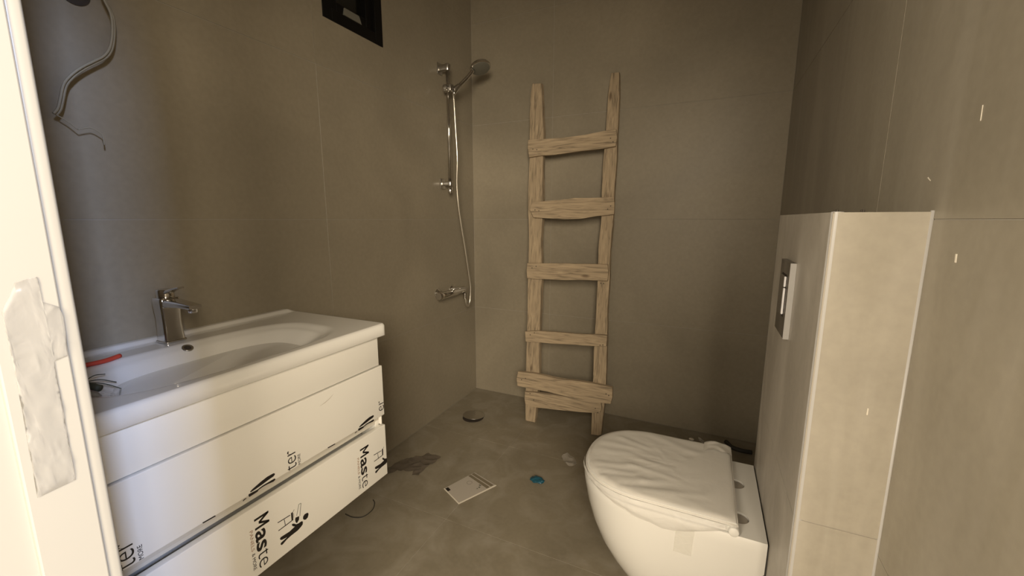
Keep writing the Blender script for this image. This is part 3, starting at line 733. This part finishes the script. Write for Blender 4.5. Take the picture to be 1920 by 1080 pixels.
# flush plate
PY0, PY1, PZ0, PZ1 = 1.123, 1.256, .921, 1.101
fp = thing('flush_plate', 'upright rectangular chrome flush plate with two white buttons on the boxing', 'flush plate', (XB, 1.19, PZ0))
bm = joined(box(XB - .0115, XB - .0002, PY0, PY1, PZ0, PZ1, .0008, 2))
obj('plate', bm, 'plate', fp, sharp=40)
obj('edge_band', box(XB - .0122, XB - .0003, PY0 - .0012, PY0 - .0001, PZ0 + .0005, PZ1 - .0005), 'trim', fp)
obj('button_recess', box(XB - .0121, XB - .0117, 1.150, 1.222, .968, 1.070), 'hole', fp)
obj('button', box(XB - .0165, XB - .0122, 1.153, 1.160, 1.041, 1.066, .001), 'white_plastic', fp)
obj('button', box(XB - .0165, XB - .0122, 1.153, 1.160, .975, 1.038, .001), 'white_plastic', fp)
obj('button_face', box(XB - .0160, XB - .0122, 1.1605, 1.219, .971, 1.067, .001), 'plate', fp)

# ================================================================== LOOSE CABLES ON THE LEFT WALL
cb = thing('wall_cable', 'loose grey electric cable hanging from high on the left wall', 'cable', (XL + .01, .55, 1.385))
def off(p, dx=0): return (XL + .028 + dx, p[0], p[1])
W0 = [(.560, 1.80), (.580, 1.79), (.594, 1.7404), (.6045, 1.7081), (.603, 1.6703), (.5938, 1.6295), (.5791, 1.6034), (.5562, 1.5825), (.5343, 1.5635), (.5124, 1.5401), (.4952, 1.5139), (.4857, 1.4817), (.4779, 1.4561), (.469, 1.4423)]
obj('strand', tube([(XL - .003, .548, 1.795)] + [off(p) for p in W0[1:]], .0033, n=8), 'cable', cb, smooth=True)
obj('strand', tube([(XL - .003, .552, 1.790)] + [off((p[0] - .006, p[1] + .001), .006) for p in W0[1:]], .0030, n=8), 'cable', cb, smooth=True)
obj('bare_end', tube([off((.469, 1.4423)), off((.4847, 1.4312), .004), off((.5012, 1.4149), .004)], .0014, n=6), 'cable', cb, smooth=True)
obj('bare_end', tube([off((.5012, 1.4149), .004), off((.5141, 1.4205), .004), off((.5264, 1.4234), .004), off((.5405, 1.4158), .004), off((.5467, 1.4079), .004), off((.547, 1.386), .004)], .0014, n=6), 'cable', cb, smooth=True)
bx = obj('dark_disc', lathe([(.030, .0004), (.031, .003), (.026, .0035)], (XL, .545, 1.745), (1, 0, 0), 28), 'hole')  # plain dark disc lying on the wall face
tag(bx, 'round dark disc on the left wall above the tap', 'outlet')

# ================================================================== ON THE FLOOR
dr = thing('floor_drain', 'round metal floor drain cover tilted over its dark hole near the corner', 'drain', (-1.225, 2.05, 0))
obj('collar', lathe([(.062, .0002), (.064, .0012), (.060, .0016)], (-1.222, 2.040, 0), (0, 0, 1), 36), 'hole', dr, smooth=True)
obj('cover', lathe([(.064, 0), (.067, .002), (.067, .005), (.060, .0065), (.012, .008), (.010, .010)], (-1.225, 2.052, .0075), (.0, .09, 1), 36), 'satin', dr, sharp=40)

def lying(pts, z0, z1, mat, name, **k): return obj(name, prism(pts, 'z', z0, z1), mat, **k)
lf = thing('leaflet', 'pale printed paper leaflet with two dark bars lying on the floor tiles', 'leaflet', (-.90, 1.45, 0))
A, B_, Cc, D = Vector((-.996, 1.395)), Vector((-.932, 1.561)), Vector((-.791, 1.516)), Vector((-.880, 1.337))
def q(u, v):  # u from the logo edge (A-D) to the barred edge (B-C), v from far (A-B) to near (D-C)
    a = A.lerp(B_, u); b = D.lerp(Cc, u); p = a.lerp(b, v); return (p.x, p.y)
def patch(u0, u1, v0, v1, z0, z1): return prism([q(u0, v0), q(u1, v0), q(u1, v1), q(u0, v1)], 'z', z0, z1)
obj('sheet', patch(0, 1, 0, 1, .0004, .0018), 'paper', lf)
obj('border', joined(patch(0, 1, .955, 1, .0018, .0024), patch(0, .025, 0, .955, .0018, .0024)), 'scuff', lf)
obj('printed_bar', patch(.775, .855, .02, .93, .0018, .0021), 'grey_ink', lf)
obj('printed_bar', patch(.885, .965, .02, .93, .0018, .0021), 'grey_ink', lf)
obj('printed_square', patch(.03, .115, .04, .22, .0018, .0021), 'ink', lf)
oc = q(.62, .33)
bm = bmesh.new()
bmesh.ops.create_circle(bm, radius=.013, segments=28)
bm.free(); ring = tube([(oc[0] + .012 * math.cos(a * .5), oc[1] + .012 * math.sin(a * .5), .0017) for a in range(13)], .0008, n=6, sub=2)
obj('printed_ring', ring, 'gasket', lf)
obj('printed_marks', joined(patch(.66, .70, .70, .76, .0018, .0021), patch(.60, .63, .72, .76, .0018, .0021), patch(.72, .76, .62, .70, .0018, .0021)), 'gasket', lf)

def crumple(cx, cy, r, h, mat, name, seed, n=3, flat=.5):
    bm = bmesh.new(); bmesh.ops.create_icosphere(bm, subdivisions=n, radius=1)
    for v in bm.verts:
        d = v.co.normalized(); k = 1 + .38 * noise.noise(d * 1.7 + Vector((seed, 0, 0))) + .16 * noise.noise(d * 4 + Vector((0, seed, 0)))
        v.co = Vector((cx + d.x * r * k, cy + d.y * r * k * .75, max(.0005, h * .5 + d.z * h * .5 * k)))
    return obj(name, bm, mat)
tag(crumple(-.634, 1.625, .030, .018, 'blue', 'plastic_scrap', 4), 'small crumpled blue plastic scrap on the floor in front of the ladder', 'scrap')
def floor_sheet(pts, mat, name, amp, seed=0, step=.012):
    bm = bmesh.new(); f = bm.faces.new([bm.verts.new((x, y, 0)) for x, y in pts]); bmesh.ops.triangulate(bm, faces=[f])
    for _ in range(4):
        bmesh.ops.subdivide_edges(bm, edges=[e for e in bm.edges if e.calc_length() > step], cuts=1); bmesh.ops.triangulate(bm, faces=bm.faces[:])
    for v in bm.verts:
        k = 1 - abs(noise.noise(Vector((v.co.x * 22 + seed, v.co.y * 22, seed)))) * 2.4
        v.co.z = .0008 + amp * max(0, k) ** 2
    return obj(name, bm, mat, smooth=True)
fs = floor_sheet([(-1.3337, 1.3913), (-1.3217, 1.4656), (-1.2916, 1.5314), (-1.2452, 1.5585), (-1.2414, 1.598), (-1.151, 1.5974), (-1.1529, 1.5449), (-1.1671, 1.4985), (-1.1598, 1.4264), (-1.1869, 1.4091), (-1.2042, 1.4427), (-1.2741, 1.4098), (-1.3031, 1.3683)], 'dark_film', 'plastic_bag', .008, 2)
tag(fs, 'flattened dark translucent plastic bag on the floor beside the vanity end', 'bag')
s1 = floor_sheet([(-.600, 1.86), (-.575, 1.90), (-.540, 1.89), (-.515, 1.855), (-.505, 1.815), (-.535, 1.80), (-.560, 1.815), (-.575, 1.84)], 'clear_scrap', 'clear_scrap', .012, 5, .008)
tag(s1, 'clear crinkled plastic scrap on the floor left of the toilet tip', 'scrap')
hr = obj('loose_wire', tube([(-1.268, 1.085, .004), (-1.225, 1.085, .0035), (-1.190, 1.105, .0035), (-1.185, 1.150, .004), (-1.205, 1.185, .005), (-1.228, 1.20, .004)], .0016, n=6), 'rubber', smooth=True)
tag(hr, 'thin curved dark wire on the floor under the vanity', 'wire')
pb = crumple(.000, 2.325, .013, .012, 'scuff', 'plaster_crumb', 9, 2)
tag(pb, 'pale plaster crumb on the floor behind the toilet lid', 'debris')
sc = floor_sheet([(.03, 2.36), (.075, 2.34), (.09, 2.30), (.05, 2.31)], 'clear_scrap', 'clear_scrap', .010, 8, .01)
tag(sc, 'thin clear plastic sliver on the floor by the back wall behind the toilet', 'scrap')
pc = obj('pipe_offcut', joined(tube([(.17, 2.36, .014), (.195, 2.31, .016), (.235, 2.29, .018), (.285, 2.30, .014)], .011, n=12)), 'rubber', smooth=True)
tag(pc, 'dark bent pipe offcut on the floor in the corner behind the toilet', 'pipe')
for k, (y, lab) in enumerate(((.884, 'dark tile spacer on the boxing top nearest its white corner trim'), (.882, 'dark tile spacer on the boxing top midway to the right wall'))):
    x = (.197, .232)[k]
    sp = obj('tile_spacer', joined(box(x - .0012, x + .0012, y - .005, y + .005, BZ + .0003, BZ + .0045, .0004), box(x - .003, x + .003, y - .0012, y + .0012, BZ + .0003, BZ + .0040, .0004)), 'nail')
    tag(sp, lab, 'spacer')
# scuff chips on tiles of the boxing and right wall (paint-like marks with a shape of their own)
def chip(pts, parent, fixed, axis, name='paint_chip'):
    bm = prism(pts, axis, fixed[0], fixed[1]); return obj(name, bm, 'scuff', parent)
chip([(.2745, .862), (.2765, .862), (.2765, .874), (.2748, .8745)], wall_boxing, (BY0 - .0006, BY0 - .0001), 'y')
chip([(.789, 1.140), (.793, 1.140), (.794, 1.152), (.790, 1.152)], wall_right, (XR - .0006, XR - .0001), 'x')
chip([(.7900, 1.330), (.7915, 1.330), (.7925, 1.350), (.7912, 1.350)], wall_right, (XR - .0006, XR - .0001), 'x')
chip([(.905, 1.262), (.916, 1.268), (.918, 1.267), (.906, 1.261)], wall_right, (XR - .0006, XR - .0001), 'x')
